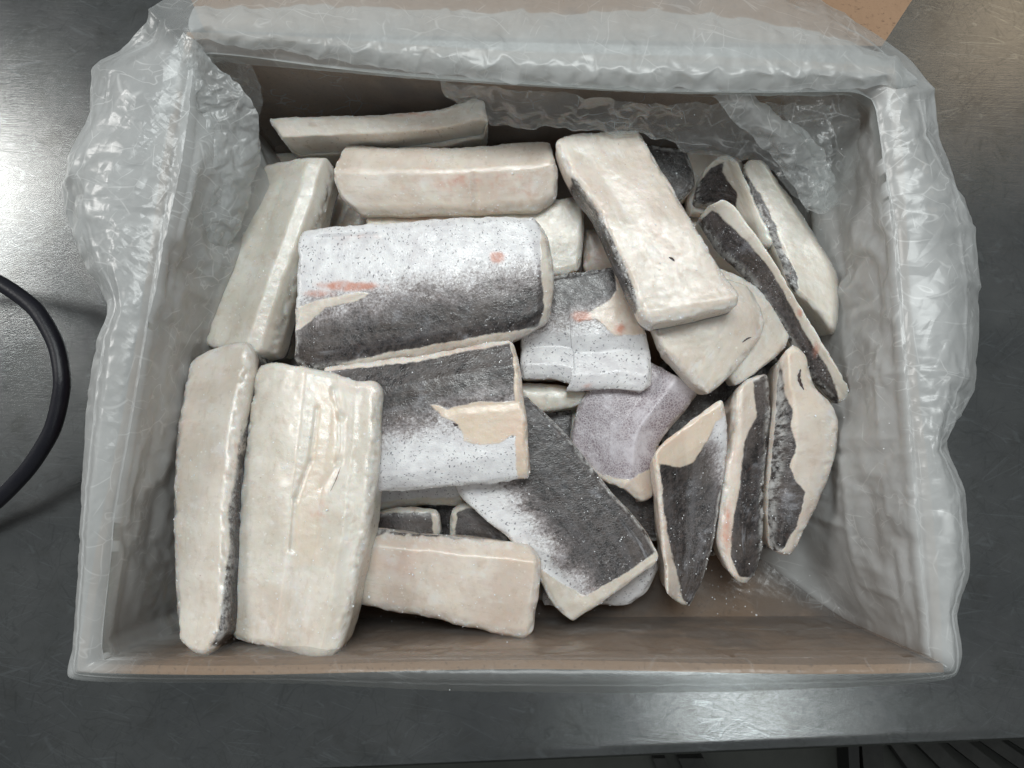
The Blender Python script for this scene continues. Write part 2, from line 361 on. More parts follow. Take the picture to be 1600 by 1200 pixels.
# stations round the rim: inner px, outer px, milkiness, wrinkle, billow inwards (m), sag of outer hem z
ST = [ # x_in, y_in, x_out, y_out, z_out, milk, wrinkle, billow
 (300, 78, 235, 18, .128, 0.30, .9, .004), (380, 84, 330, -45, .112, 0.40, .5, .006), (500, 100, 480, -70, .106, 0.42, .35, .004), (640, 115, 640, -80, .104, 0.42, .30, .004), (800, 126, 800, -80, .104, 0.42, .35, .004),
 (1000, 138, 1010, -70, .104, 0.42, .4, .004), (1200, 141, 1180, -45, .106, 0.42, .5, .005), (1330, 140, 1325, 30, .112, 0.44, .6, .006), (1362, 150, 1402, 82, .118, 0.42, .8, .005),
 (1372, 170, 1450, 140, .118, 0.80, .9, 0.008), (1384, 240, 1466, 215, .114, 0.80, .9, 0.007), (1402, 340, 1506, 330, .106, 0.80, 1., 0.006), (1420, 460, 1527, 470, .106, 0.80, .95, 0.006),
 (1432, 580, 1520, 600, .110, 0.80, .9, 0.009), (1440, 700, 1480, 690, .118, 0.80, .8, 0.012), (1446, 780, 1502, 770, .112, 0.80, .8, 0.011), (1452, 880, 1511, 885, .112, 0.80, .6, 0.010), (1458, 960, 1494, 960, .118, 0.80, .5, 0.006),
 (1455, 1012, 1500, 1020, .116, 0.80, .5, 0), (1462, 1040, 1486, 1056, .116, 0.30, .5, 0), (1400, 1044, 1400, 1068, .112, .14, .5, 0), (1200, 1054, 1200, 1078, .112, .14, .4, 0), (1000, 1056, 980, 1082, .112, .14, .25, 0), (700, 1056, 700, 1078, .112, .14, .25, 0),
 (450, 1054, 450, 1066, .112, .14, .4, 0), (230, 1050, 230, 1065, .114, .14, .4, 0), (160, 1042, 112, 1058, .120, 0.72, .3, 0), (156, 1000, 116, 1010, .118, 0.72, .3, .001), (168, 880, 126, 880, .116, 0.72, .4, .002),
 (176, 760, 130, 760, .116, 0.72, .5, .003), (184, 640, 138, 640, .116, 0.72, .7, .004), (190, 540, 152, 545, .114, 0.72, .8, 0.003), (196, 470, 166, 478, .116, 0.72, 1., 0.005), (200, 400, 132, 398, .106, 0.72, 1.1, 0.008), (206, 330, 112, 330, .098, 0.72, 1.2, 0.014),
 (214, 260, 112, 268, .098, 0.72, 1.2, 0.024), (226, 200, 142, 190, .102, 0.72, 1.2, .032), (240, 150, 150, 112, .106, 0.72, 1.2, .026), (262, 105, 204, 66, .118, 0.72, 1.1, .014)]
A = np.array(ST, float); A = np.vstack([A, A[:1]])
NS = 1000; tt = np.linspace(0, 1, NS, endpoint=False)
S = polyline(A, tt)
Iin = at(S[:, 0], S[:, 1], RIM+.001)[:, :2];  Out = at(S[:, 2], S[:, 3], S[:, 4])[:, :2]; zo = S[:, 4]
milk, wrk, bil = np.clip(S[:, 5], 0, 1), S[:, 6], np.clip(S[:, 7], 0, 1)
cen = (c['TL']+c['TR']+c['BL']+c['BR'])/4
FAC = lambda m_: np.clip(m_, 0, 1)
# base of the liner: just inside the carton walls
def in_box(p, k):
    """pull points inside the carton by k metres"""
    r = p.copy(); qs = [c['BL'], c['BR'], c['TR'], c['TL']]
    for _ in range(2):
        for i in range(4):
            a, b_ = qs[i], qs[(i+1) % 4]; d = (b_-a)/np.linalg.norm(b_-a); n = np.array([-d[1], d[0]])
            dist = (r-a)@n; r = r+np.maximum(0, k-dist)[:, None]*n
    return r
Iin = in_box(Iin, .0062); wallxy = Iin.copy()
for k_ in range(NS):                          # lay the film against whichever carton wall is nearest
    best = None; qs = [c['BL'], c['BR'], c['TR'], c['TL']]
    for i_ in range(4):
        a, b_ = qs[i_], qs[(i_+1) % 4]; d = (b_-a)/np.linalg.norm(b_-a); n = np.array([-d[1], d[0]]); ds = (wallxy[k_]-a)@n
        if best is None or ds < best[0]: best = (ds, n)
    wallxy[k_] -= best[1]*(best[0]-.0062)
dirin = (cen-wallxy); dirin /= np.linalg.norm(dirin, axis=1)[:, None]
keys = []
keys.append((wallxy+(cen-wallxy)*.42, np.full(NS, .014)))
keys.append((wallxy+dirin*(.010+bil[:, None]*2.0), np.full(NS, .030)))
keys.append((wallxy+dirin*(.002+bil[:, None]*1.0), np.full(NS, .070)))
keys.append((wallxy+dirin*(.001+bil[:, None]*.4), np.full(NS, .108)))
keys.append((Iin, np.full(NS, RIM-.001)))
keys.append((Iin*.62+Out*.38, RIM+.0035+0*zo))
keys.append((Iin*.3+Out*.7, .5*(RIM+.003)+.5*np.maximum(zo, RIM-.012)))
keys.append((Out, zo))
keys.append((Out+(cen-Out)*.012, zo-.022))
K = np.stack([np.c_[a, z] for a, z in keys], 1)            # NS x nk x 3
nk = K.shape[1]; s_k = np.linspace(0, 1, nk); NP = 150; ss = np.linspace(0, 1, NP)
G = np.zeros((NS, NP, 3)); i = np.clip(np.searchsorted(s_k, ss, side='right')-1, 0, nk-2); u = (ss-s_k[i])*(nk-1)
M = np.zeros_like(K); M[:, 1:-1] = (K[:, 2:]-K[:, :-2])/2; M[:, 0] = K[:, 1]-K[:, 0]; M[:, -1] = K[:, -1]-K[:, -2]
h00, h10, h01, h11 = 2*u**3-3*u**2+1, u**3-2*u**2+u, -2*u**3+3*u**2, u**3-u**2
G = h00[None, :, None]*K[:, i]+h10[None, :, None]*M[:, i]*.8+h01[None, :, None]*K[:, i+1]+h11[None, :, None]*M[:, i+1]*.8
per = np.cumsum(np.linalg.norm(np.roll(wallxy, -1, 0)-wallxy, axis=1))
def buckle(G, ex, hold, closed, seed, steps=((8, 90), (4, 90), (2, 60), (1, 26))):
    """give the film more material than its resting shape needs and let it buckle into folds, coarse to fine"""
    G = G.astype(np.float32); disp = None; prev = None
    for st, iters in steps:
        T = G[::st, ::st]; E = ex[::st, ::st]; Hd = hold[::st, ::st][..., None]
        du = (np.roll(T, -1, 0)-np.roll(T, 1, 0)) if closed else np.gradient(T, axis=0)
        n = np.cross(du, np.gradient(T, axis=1)); n /= np.linalg.norm(n, axis=2)[..., None]+1e-12
        if disp is None: D = np.zeros_like(T)
        else:                                       # finer grid: interpolate what the coarse one did
            a = np.arange(T.shape[0])/2.; b = np.minimum(np.arange(T.shape[1])/2., disp.shape[1]-1.001)
            ia = np.floor(a).astype(int); fa = (a-ia)[:, None, None]; ib = np.floor(b).astype(int); fb = (b-ib)[None, :, None]
            na = disp.shape[0]; i1 = (ia+1) % na if closed else np.minimum(ia+1, na-1); ia = np.minimum(ia, na-1); ib1 = np.minimum(ib+1, disp.shape[1]-1)
            D = ((1-fa)*(1-fb)*disp[ia][:, ib]+fa*(1-fb)*disp[i1][:, ib]+(1-fa)*fb*disp[ia][:, ib1]+fa*fb*disp[i1][:, ib1])
        sc = .0011*st/8*(1+0*E)*np.minimum(E/.03, 1.5)
        seedn = gn(T*(900/st)+seed)*sc*2.2
        if disp is None:
            for ang, sl, sw in ((.5, .05, .014), (1.9, .045, .017), (2.7, .06, .012)):
                x_ = T[..., 0]*math.cos(ang)+T[..., 1]*math.sin(ang)+T[..., 2]*.7; y_ = -T[..., 0]*math.sin(ang)+T[..., 1]*math.cos(ang)+T[..., 2]*.7
                seedn = seedn+.0034*gn(np.stack([x_/sl, y_/sw, x_*0+ang+seed], -1))*np.clip(E/.04, 0, 1.5)
        elif st == 4: seedn = seedn+.0009*gn(np.stack([(T[..., 0]+T[..., 1]+T[..., 2])/.006, (T[..., 0]-T[..., 1])/.020, T[..., 2]/.02], -1))*np.clip(E/.04, 0, 1.5)
        P = (T+D+n*seedn[..., None]).astype(np.float32)
        def con(A, B, r, stiff, push=False):
            d = B-A; l = np.sqrt((d*d).sum(-1))+1e-9; c_ = (l-r)/l*.5*stiff
            if push: c_ = np.minimum(c_, 0)
            c_ = c_[..., None]*d; A += c_; B -= c_
        fam = []
        nu, nv = T.shape[:2]
        def rl(A, B, e): return np.sqrt(((B-A)**2).sum(-1))*(1+e)
        Tn = np.roll(T, -1, 0); En = E
        for it in range(iters):
            for off in (0, 1):                       # around
                if closed:
                    Q = np.roll(P, -off, 0); TQ = np.roll(T, -off, 0); EQ = np.roll(E, -off, 0); m_ = nu//2*2
                    A, B = Q[0:m_:2].copy(), Q[1:m_:2].copy(); con(A, B, rl(TQ[0:m_:2], TQ[1:m_:2], EQ[0:m_:2]), 1.0); Q[0:m_:2] = A; Q[1:m_:2] = B; P = np.roll(Q, off, 0)
                else:
                    m_ = (nu-off)//2*2; con(P[off:off+m_:2], P[off+1:off+m_:2], rl(T[off:off+m_:2], T[off+1:off+m_:2], E[off:off+m_:2]), 1.0)
                m_ = (nv-off)//2*2; con(P[:, off:off+m_:2], P[:, off+1:off+m_:2], rl(T[:, off:off+m_:2], T[:, off+1:off+m_:2], E[:, off:off+m_:2]), 1.0)
            for off in (0, 1):                       # shear
                m_ = (nu-1-off)//2*2
                for a0, b0 in ((slice(0, -1), slice(1, None)), (slice(1, None), slice(0, -1))):
                    con(P[off:off+m_:2, a0], P[off+1:off+m_:2, b0], rl(T[off:off+m_:2, a0], T[off+1:off+m_:2, b0], E[off:off+m_:2, a0]), .6)
            for k_ in (0, 1):                        # bending: keep next-but-one points apart
                a4 = P[k_::4][:, :]; b4 = P[k_+2::4]; m_ = min(len(a4), len(b4))
                con(P[k_::4][:m_], P[k_+2::4][:m_], rl(T[k_::4][:m_], T[k_+2::4][:m_], E[k_::4][:m_]*.2), .35, True)
                m_ = min(P[:, k_::4].shape[1], P[:, k_+2::4].shape[1])
                con(P[:, k_::4][:, :m_], P[:, k_+2::4][:, :m_], rl(T[:, k_::4][:, :m_], T[:, k_+2::4][:, :m_], E[:, k_::4][:, :m_]*.2), .35, True)
            P += (T-P)*Hd
        disp = P-T
    P[:, 1:-1] = .5*P[:, 1:-1]+.25*(P[:, :-2]+P[:, 2:])
    Q = P.copy(); Q[1:-1] = .5*P[1:-1]+.25*(P[:-2]+P[2:]); P = Q
    return P.astype(float)
exS = wrk[:, None]*np.interp(ss, [0, .1, .3, .47, .56, .8, 1], [.2, .6, 1., .35, .40, .9, 1.2])[None]*.062
exS = exS*(.35+1.1*np.clip(.5+gn(G*18+3.1)*1.3, 0, 1)); exS[:, ss < .06] *= .2
hold = np.interp(ss, [0, .08, .2, .44, .5, .56, .75, .9, 1], [.5, .08, .006, .007, .08, .035, .008, .014, .010])[None]*(1.3-.5*np.clip(wrk, 0, 1.2))[:, None]
G2 = buckle(G, exS, hold, True, 3.3)
# the film cannot pass through the carton walls below the rim
low = G2[..., 2] < RIM+.0
inn = ss < .47
for jj in np.where(inn)[0]:
    xy = in_box(G2[:, jj, :2], .0048); G2[:, jj, :2] = xy
# keep the film above the rim edge
top = (ss > .45) & (ss < .72); G2[:, top, 2] = np.maximum(G2[:, top, 2], RIM-.001)
idx = np.arange(NS*NP).reshape(NS, NP); nx = np.roll(idx, -1, 0)
f = np.stack([idx[:, :-1], nx[:, :-1], nx[:, 1:], idx[:, 1:]], -1).reshape(-1, 4)
me = mesh('liner_sheet', G2.reshape(-1, 3), f)
rest = np.stack([np.broadcast_to(per[:, None], (NS, NP)), np.broadcast_to(ss[None]*.25, (NS, NP)), np.zeros((NS, NP))], -1)
mk = milk[:, None]*np.interp(ss, [0, .12, .45, .5, .56, .8, 1], [.9, 1, 1, .95, .9, .75, .7])[None]
farst = (tt < .30)[:, None]*(ss < .42)[None]; mk = np.where(farst & (Iin[:, 1] > 0)[:, None] & (S[:, 0] < 1350)[:, None] & (S[:, 1] < 160)[:, None], mk*.5, mk)
attr(me, 'rest', G.reshape(-1, 3)*np.array([1, 1, 1])); attr(me, 'milk', mk.ravel()); attr(me, 'wrinkle', np.broadcast_to(wrk[:, None], (NS, NP)).ravel())
link('wall_film', me, FILM, liner)

def sheet(name, rows, nu, nv, milk_, wr_, amp, seed, parent=liner):
    """film patch: rows of (px,py,z) control points, smooth in both directions"""
    R = [polyline(r, np.linspace(0, 1, nu)) for r in rows]
    R = np.stack(R, 0); out = np.stack([polyline(R[:, i], np.linspace(0, 1, nv)) for i in range(nu)], 0)   # nu x nv x 3
    jx = np.stack([out[..., 0]/38, out[..., 1]/38, 0*out[..., 0]+float(seed[0])*7], -1); out[..., 0] += 7*fbm(jx, 2); out[..., 1] += 7*fbm(jx+50, 2)
    Gp = at(out[..., 0], out[..., 1], out[..., 2])
    G0 = Gp.copy(); e_ = np.full((nu, nv), amp*17)*(.4+1.0*np.clip(.5+gn(Gp*22+seed)*1.2, 0, 1)); hh = np.full((nu, nv), .007); hh[0] = hh[-1] = .03; hh[:, 0] = .08
    Gp = buckle(Gp, e_, hh, False, float(seed[1]))
    idx = np.arange(nu*nv).reshape(nu, nv)
    f = np.stack([idx[:-1, :-1], idx[1:, :-1], idx[1:, 1:], idx[:-1, 1:]], -1).reshape(-1, 4)
    me = mesh(name, Gp.reshape(-1, 3), f); attr(me, 'rest', (G0+seed).reshape(-1, 3))
    attr(me, 'milk', np.full(nu*nv, milk_)); attr(me, 'wrinkle', np.full(nu*nv, wr_))
    return link(name, me, FILM, parent)
# far rim: the doubled roll of film lying over the flap
z = RIM
sheet('rim_fold', [[(300, 62, z+.006), (420, 78, z+.004), (640, 112, z+.003), (1000, 139, z+.003), (1250, 141, z+.003), (1400, 136, z+.004), (1434, 132, z)],
                   [(296, 44, z+.010), (420, 58, z+.009), (640, 86, z+.009), (1000, 112, z+.009), (1250, 116, z+.009), (1395, 118, z+.008), (1432, 124, z+.002)],
                   [(300, 26, z+.008), (430, 32, z+.008), (640, 50, z+.008), (1000, 66, z+.008), (1250, 74, z+.008), (1380, 92, z+.007), (1420, 108, z+.002)],
                   [(310, 12, z+.002), (440, 10, z+.002), (640, 16, z+.002), (900, 18, z+.002), (1150, 28, z+.002), (1320, 60, z+.002), (1400, 92, z)]], 420, 60, .50, .45, .0010, np.array([1.3, .4, .2]))
# loose folds of the bag hanging inside the far right corner
sheet('loose_fold', [[(690, 128, .120), (850, 146, .119), (1000, 158, .119), (1150, 160, .120), (1300, 162, .120)],
                     [(700, 152, .108), (850, 176, .110), (1000, 188, .110), (1140, 204, .109), (1295, 200, .108)],
                     [(790, 196, .098), (880, 200, .102), (1000, 206, .104), (1140, 234, .103), (1300, 260, .103)],
                     [(960, 185, .096), (1010, 208, .098), (1090, 238, .099), (1195, 262, .098), (1262, 330, .098)]], 220, 110, .14, 1.1, .0040, np.array([.9, 2.2, .3]))
sheet('loose_fold', [[(1115, 148, .126), (1150, 190, .118), (1200, 245, .112), (1245, 300, .106), (1262, 328, .103)],
                     [(1145, 144, .128), (1185, 180, .124), (1235, 232, .118), (1275, 290, .110), (1282, 330, .104)],
                     [(1170, 146, .126), (1215, 180, .116), (1270, 215, .110), (1302, 280, .106), (1310, 320, .102)]], 160, 60, .32, 1.2, .0030, np.array([2.9, .2, 1.3]))
sheet('loose_fold', [[(1215, 146, .124), (1235, 190, .118), (1262, 250, .110), (1262, 325, .104)],
                     [(1270, 146, .128), (1300, 190, .124), (1300, 260, .116), (1290, 326, .106)],
                     [(1340, 150, .124), (1345, 200, .116), (1335, 260, .108), (1310, 320, .102)]], 120, 90, .10, 1.0, .0034, np.array([.5, 4.2, 1.3]))
# loose folds at the far left corner
sheet('loose_fold', [[(285, 52, .134), (250, 140, .130), (225, 260, .124), (215, 380, .112), (225, 470, .095)],
                     [(300, 66, .134), (320, 150, .122), (320, 260, .112), (310, 370, .098), (290, 470, .080)],
                     [(312, 76, .130), (372, 140, .118), (378, 250, .104), (372, 340, .090), (330, 450, .072)],
                     [(318, 84, .124), (402, 178, .112), (404, 240, .098), (388, 320, .084), (345, 420, .070)]], 220, 150, .5, 1.2, .0040, np.array([3.5, 1.2, 2.3]))
sheet('loose_fold', [[(300, 64, .132), (330, 84, .128), (372, 92, .124), (395, 104, .12)],
                     [(312, 80, .122), (350, 110, .116), (385, 130, .112), (405, 138, .11)],
                     [(330, 110, .112), (362, 150, .106), (388, 170, .102), (406, 176, .10)]], 90, 60, .12, 1.0, .0030, np.array([6.5, 1.2, 2.3]))

# ---------------------------------------------------------------- fish pieces
TH = .024
def tri_lattice(nu, nv, nt):
    """surface of a box lattice: unit coords and quads"""
    vid = {}; vs = []; fs = []
    I, J, Kk = np.meshgrid(np.arange(nu+1), np.arange(nv+1), np.arange(nt+1), indexing='ij')
    surf = (I == 0) | (I == nu) | (J == 0) | (J == nv) | (Kk == 0) | (Kk == nt)
    ids = -np.ones(I.shape, int); ids[surf] = np.arange(surf.sum())
    co = np.stack([I[surf]/nu, J[surf]/nv, Kk[surf]/nt], -1)
    def quads(a, flip):
        q = np.stack([a[:-1, :-1], a[1:, :-1], a[1:, 1:], a[:-1, 1:]], -1).reshape(-1, 4)
        return q[:, ::-1] if flip else q
    F_ = [quads(ids[:, :, nt], False), quads(ids[:, :, 0], True), quads(ids[:, 0, :], False), quads(ids[:, nv, :], True), quads(ids[0, :, :], True), quads(ids[nu, :, :], False)]
    return co, np.vstack(F_)
def cur(pts, t_): return polyline(pts, t_) if len(pts) > 2 else np.array(pts[0])+(np.array(pts[1])-np.array(pts[0]))*t_[:, None]
fish_count = 0
def fish(label, pts, cor, z, th=TH, zf=None, bulge=.0015, r=.0036, skin=None, cut=(), dark=None, pink=(), tan=(), tone=.4, tex=0, under=False,
         sides='', taper=.07, res=2.6, rough=1.0, frost=140, mark=(), darkpoly=None, groove=()):
    global fish_count; fish_count += 1; sd = fish_count*1.37
    P_ = [np.array(p, float) for p in pts]; n = len(P_); a, b_, c_, d_ = cor
    def seg(i, j):
        o = [P_[i]]
        while i != j: i = (i+1) % n; o.append(P_[i])
        return o
    s0 = seg(a, b_); s1 = seg(b_, c_); s2 = seg(c_, d_)[::-1]; s3 = seg(d_, a)[::-1]
    plen = lambda s: sum(np.linalg.norm(s[k+1]-s[k]) for k in range(len(s)-1))
    Lp = (plen(s0)+plen(s2))/2; Wp = (plen(s1)+plen(s3))/2; zm = sum(z)/4; mpp = (CH-zm)/F
    L, Wd = Lp*mpp, Wp*mpp
    nu = int(np.clip(Lp/res, 8, 190)); nv = int(np.clip(Wp/res, 8, 190)); nt = 14
    co, fs = tri_lattice(nu, nv, nt)
    D = np.array([L, Wd, th]); p = co*D; rr = min(r, .45*L, .45*Wd, .45*th)
    q = np.clip(p, rr, D-rr); dv = p-q; ln = np.linalg.norm(dv, axis=1); msk = ln > 1e-9
    # even spacing over the rounded edge
    p2 = p.copy(); p2[msk] = q[msk]+dv[msk]/ln[msk][:, None]*rr
    uvw = p2/D; u, v, w = uvw.T
    C0 = cur(s0, u); C2 = cur(s2, u); C3 = cur(s3, v); C1 = cur(s1, v)
    px = (1-v)[:, None]*C0+v[:, None]*C2+(1-u)[:, None]*C3+u[:, None]*C1 - (((1-u)*(1-v))[:, None]*P_[a]+(u*(1-v))[:, None]*P_[b_]+(u*v)[:, None]*P_[c_]+((1-u)*v)[:, None]*P_[d_])
    zt = (1-u)*(1-v)*z[0]+u*(1-v)*z[1]+u*v*z[2]+(1-u)*v*z[3]
    zt = zt+bulge*(1-(2*u-1)**2)*(1-(2*v-1)**2)
    if zf:
        for ax, tab in zf:
            t_ = v if ax == 'v' else u
            zz = np.interp(t_, [x for x, _ in tab], [y for _, y in tab]); zt = zt+zz
    for (x0, y0, x1, y1, wd, dp) in groove:
        e = np.array([x1-x0, y1-y0], float); ww = px-np.array([x0, y0]); tq = np.clip((ww@e)/(e@e), 0, 1)
        dd = np.linalg.norm(ww-tq[:, None]*e, axis=1); zt = zt-dp*np.exp(-(dd/wd)**2)*(w > .5)
    top = at(px[:, 0], px[:, 1], zt)
    cxy = top.mean(0); xyz = top.copy()
    k = 1-taper*(1-w); xyz[:, :2] = cxy[:2]+(top[:, :2]-cxy[:2])*k[:, None]
    xyz[:, 2] = zt-(1-w)*th
    # organic lumps
    ap = np.sort(np.abs(p-q)/(rr+1e-9), axis=1); rimf = np.clip(ap[:, 1]*2.2, 0, 1)      # 1 on the block's edges
    nn = xyz*1.0+sd
    lump = np.stack([fbm(nn*45, 2), fbm(nn*45+40, 2), fbm(nn*45+80, 2)], -1)*np.array([.0008, .0008, .0003])*rough
    chip = np.clip(ridge(nn*90, 2)-.35, 0, 2)*rimf*.00085*rough; xyz = xyz-chip[:, None]*((p-q)/(rr+1e-9))
    fine = np.stack([gn(nn*330), gn(nn*330+50), gn(nn*330+90)], -1)*.00011*rough
    xyz = xyz+lump+fine
    org = xyz.mean(0); org[2] = xyz[:, 2].min()
    me = mesh('fish_piece', xyz-org, fs)
    rst = p2.copy()
    if Wd > L: rst = rst[:, [1, 0, 2]]
    attr(me, 'rest', rst+np.array([sd*.31, sd*.17, sd*.07]))
    attr(me, 'rim', rimf*(w > .3))
    pp = px
    sk = np.full(len(pp), -1.0)
    if skin:
        sk = sdist(pp, skin)/14.0; sk = np.minimum(sk, (w*th-(th-.0028))/.002) if not sides else sk
    if under: sk = np.maximum(sk, ((th*.30)-w*th)/.002)
    eps = 1e-6
    if 'a' in sides: sk = np.maximum(sk, np.where(co[:, 0] < eps, (.80-w)*6, -1))
    if 'b' in sides: sk = np.maximum(sk, np.where(co[:, 0] > 1-eps, (.80-w)*6, -1))
    if 'c' in sides: sk = np.maximum(sk, np.where(co[:, 1] < eps, (.80-w)*6, -1))
    if 'd' in sides: sk = np.maximum(sk, np.where(co[:, 1] > 1-eps, (.80-w)*6, -1))
    for cp in cut: sk = np.minimum(sk, -sdist(pp, cp)/14.0)
    attr(me, 'skin', np.clip(sk, -1.2, 1.2))
    dk = np.ones(len(pp))
    if dark is not None and skin:
        if isinstance(dark, (int, float)): dk = np.full(len(pp), float(dark))
        else:
            (x0, y0), (x1, y1) = dark[:2]; e = np.array([x1-x0, y1-y0], float); dk = np.clip((pp-np.array([x0, y0]))@e/(e@e), 0, 1)
            dk = dk+.10*fbm(np.c_[pp/60, pp[:, :1]*0+sd], 2)
    if darkpoly is not None: dk = np.clip(.5+sdist(pp, darkpoly)/30, 0, 1)
    attr(me, 'dark', np.clip(dk, 0, 1))
    pk = np.zeros(len(pp))
    for (x, y, rx, ry, s_) in pink: pk = np.maximum(pk, s_*np.exp(-(((pp[:, 0]-x)/rx)**2+((pp[:, 1]-y)/ry)**2)))
    attr(me, 'pink', pk)
    tn = np.zeros(len(pp))
    for (pl, s_) in tan: tn = np.maximum(tn, s_*np.clip(.5+sdist(pp, pl)/10, 0, 1))
    attr(me, 'tan', tn); attr(me, 'tone', np.full(len(pp), float(tone))); attr(me, 'tex', np.full(len(pp), float(tex)))
    o = link('fish_piece', me, FISH); o.location = org
    tag(o, label, 'fish piece', 'frozen fish pieces in the box')
    # ice crystals grown mostly on the rims of the block
    if frost:
        rg = np.random.RandomState(fish_count)
        wgt = np.where(w > .35, 1.0, 0)*(.12+rimf*1.6+np.maximum(0, gn(nn*60))*1.4); wgt /= wgt.sum()
        pick = rg.choice(len(xyz), frost, p=wgt); V = []; Fz = []
        nrm = np.zeros((len(xyz)*3,), np.float32); me.vertices.foreach_get('normal', nrm); nrm = nrm.reshape(-1, 3)
        tet = np.array([[1, 1, 1], [1, -1, -1], [-1, 1, -1], [-1, -1, 1]], float)
        for m_, i_ in enumerate(pick):
            s_ = rg.uniform(.00012, .00034)*(1.5 if rg.rand() < .08 else 1)
            Rr = np.linalg.qr(rg.normal(size=(3, 3)))[0]; base = xyz[i_]-org+rg.normal(size=3)*.0004*0+nrm[i_]*s_*.3
            V += list((tet@Rr.T)*s_*np.array([1, 1, 1.0])+base); Fz += [(4*m_, 4*m_+1, 4*m_+2), (4*m_, 4*m_+3, 4*m_+1), (4*m_, 4*m_+2, 4*m_+3), (4*m_+1, 4*m_+3, 4*m_+2)]
        fo = link('ice_crystals', mesh('ice_crystals', V, Fz, False), ICE, o); fo['kind'] = 'stuff'
    for (line, rad) in mark:
        L_ = np.array(line, float); L_ = polyline(L_, np.linspace(0, 1, 14)) if len(L_) > 2 else L_
        V = []; Fz = []; ms_ = 6
        for k_, (x, y) in enumerate(L_):
            d2 = np.where(w > .6, ((px-np.array([x, y]))**2).sum(1), 1e9); j = int(np.argmin(d2)); zz = xyz[j, 2]
            pc = at(x, y, zz); rd = rad*(1-.75*abs(2*k_/(len(L_)-1)-1)**2)*(1+.3*math.sin(k_*2.1)); pc2 = at(*(np.array([x, y])+np.array([1, 0])), zz)
            q0 = L_[max(k_-1, 0)]; q1 = L_[min(k_+1, len(L_)-1)]; tdir = np.array([q1[0]-q0[0], -(q1[1]-q0[1]), 0.]); tdir /= np.linalg.norm(tdir)+1e-9
            sdv = np.array([-tdir[1], tdir[0], 0])
            for a_ in range(ms_): an = a_*2*math.pi/ms_; V.append(pc-org+(sdv*math.cos(an)+np.array([0, 0, 1])*math.sin(an)*.7)*rd)
        for k_ in range(len(L_)-1):
            for a_ in range(ms_): Fz.append((k_*ms_+a_, k_*ms_+(a_+1) % ms_, (k_+1)*ms_+(a_+1) % ms_, (k_+1)*ms_+a_))
        link('vein', mesh('vein', V, Fz), VEIN, o)
    return o
# bottom layer, glimpsed in the gaps
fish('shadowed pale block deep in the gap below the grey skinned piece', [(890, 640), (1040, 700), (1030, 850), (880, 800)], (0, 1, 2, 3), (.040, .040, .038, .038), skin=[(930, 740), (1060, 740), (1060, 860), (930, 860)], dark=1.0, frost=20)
fish('dim pale block deepest in the gap left of the purplish skin piece', [(790, 600), (930, 622), (915, 690), (790, 690)], (0, 1, 2, 3), (.038, .038, .034, .034), tone=.2, frost=20)
fish('dark edge-lit block at the bottom between the top thin piece and the left pieces', [(400, 235), (560, 240), (560, 380), (395, 360)], (0, 1, 2, 3), (.036, .036, .036, .036), tone=.6, frost=0)
fish('reddish shaded block beneath the centre of the stack', [(500, 300), (860, 300), (880, 440), (480, 440)], (0, 1, 2, 3), (.036, .036, .036, .036), tone=1.0, frost=0)
fish('shaded block beneath the large diagonal slab, beside the grey skin strip', [(880, 330), (1130, 330), (1180, 460), (900, 470)], (0, 1, 2, 3), (.036, .036, .036, .036), tone=1.0, frost=0)
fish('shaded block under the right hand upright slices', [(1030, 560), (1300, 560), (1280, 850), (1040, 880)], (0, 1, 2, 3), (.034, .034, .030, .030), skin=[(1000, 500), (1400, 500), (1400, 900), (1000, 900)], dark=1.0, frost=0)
fish('shaded block under the tall left pieces', [(300, 580), (560, 600), (560, 960), (300, 960)], (0, 1, 2, 3), (.040, .040, .040, .040), tone=.5, frost=0)
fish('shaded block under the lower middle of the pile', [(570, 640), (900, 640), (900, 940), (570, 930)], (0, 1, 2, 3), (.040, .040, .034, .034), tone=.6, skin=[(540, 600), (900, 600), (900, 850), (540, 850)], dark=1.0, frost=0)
fish('shaded block under the left end of the upper stack', [(340, 330), (470, 330), (450, 560), (330, 540)], (0, 1, 2, 3), (.040, .040, .040, .040), tone=.6, frost=0)
# second layer
fish('frosty grey skinned end poking out behind the large diagonal slab', [(960, 226), (1020, 226), (1074, 232), (1088, 288), (1062, 316), (1010, 300), (960, 290)], (0, 2, 4, 6), (.060, .060, .058, .058), skin=[(1030, 220), (1082, 222), (1094, 292), (1062, 322), (1000, 300), (980, 240)], dark=.92, frost=160)
fish('pinkish pale block behind the frosty grey end near the far wall', [(1070, 234), (1120, 232), (1165, 250), (1160, 340), (1075, 330)], (0, 2, 3, 4), (.050, .050, .048, .048), tone=1.0, frost=30)
fish('pale flesh block lying under the speckled skin slab, frosted right end', [(568, 336), (740, 326), (915, 304), (914, 360), (908, 420), (868, 430), (568, 440)], (0, 2, 4, 6), (.068, .068, .066, .066), tone=.15, pink=[(650, 335, 90, 10, .5)], frost=220)
fish('sliver of pale flesh between the mottled piece and the diagonal slab', [(912, 356), (985, 356), (1010, 420), (912, 425)], (0, 1, 2, 3), (.058, .058, .056, .056), tone=1.0, frost=20)
fish('greenish white flesh strip under the mottled grey and white piece', [(800, 598), (880, 600), (928, 612), (918, 632), (820, 646)], (0, 2, 3, 4), (.055, .055, .055, .055), th=.018, tone=0, frost=60)
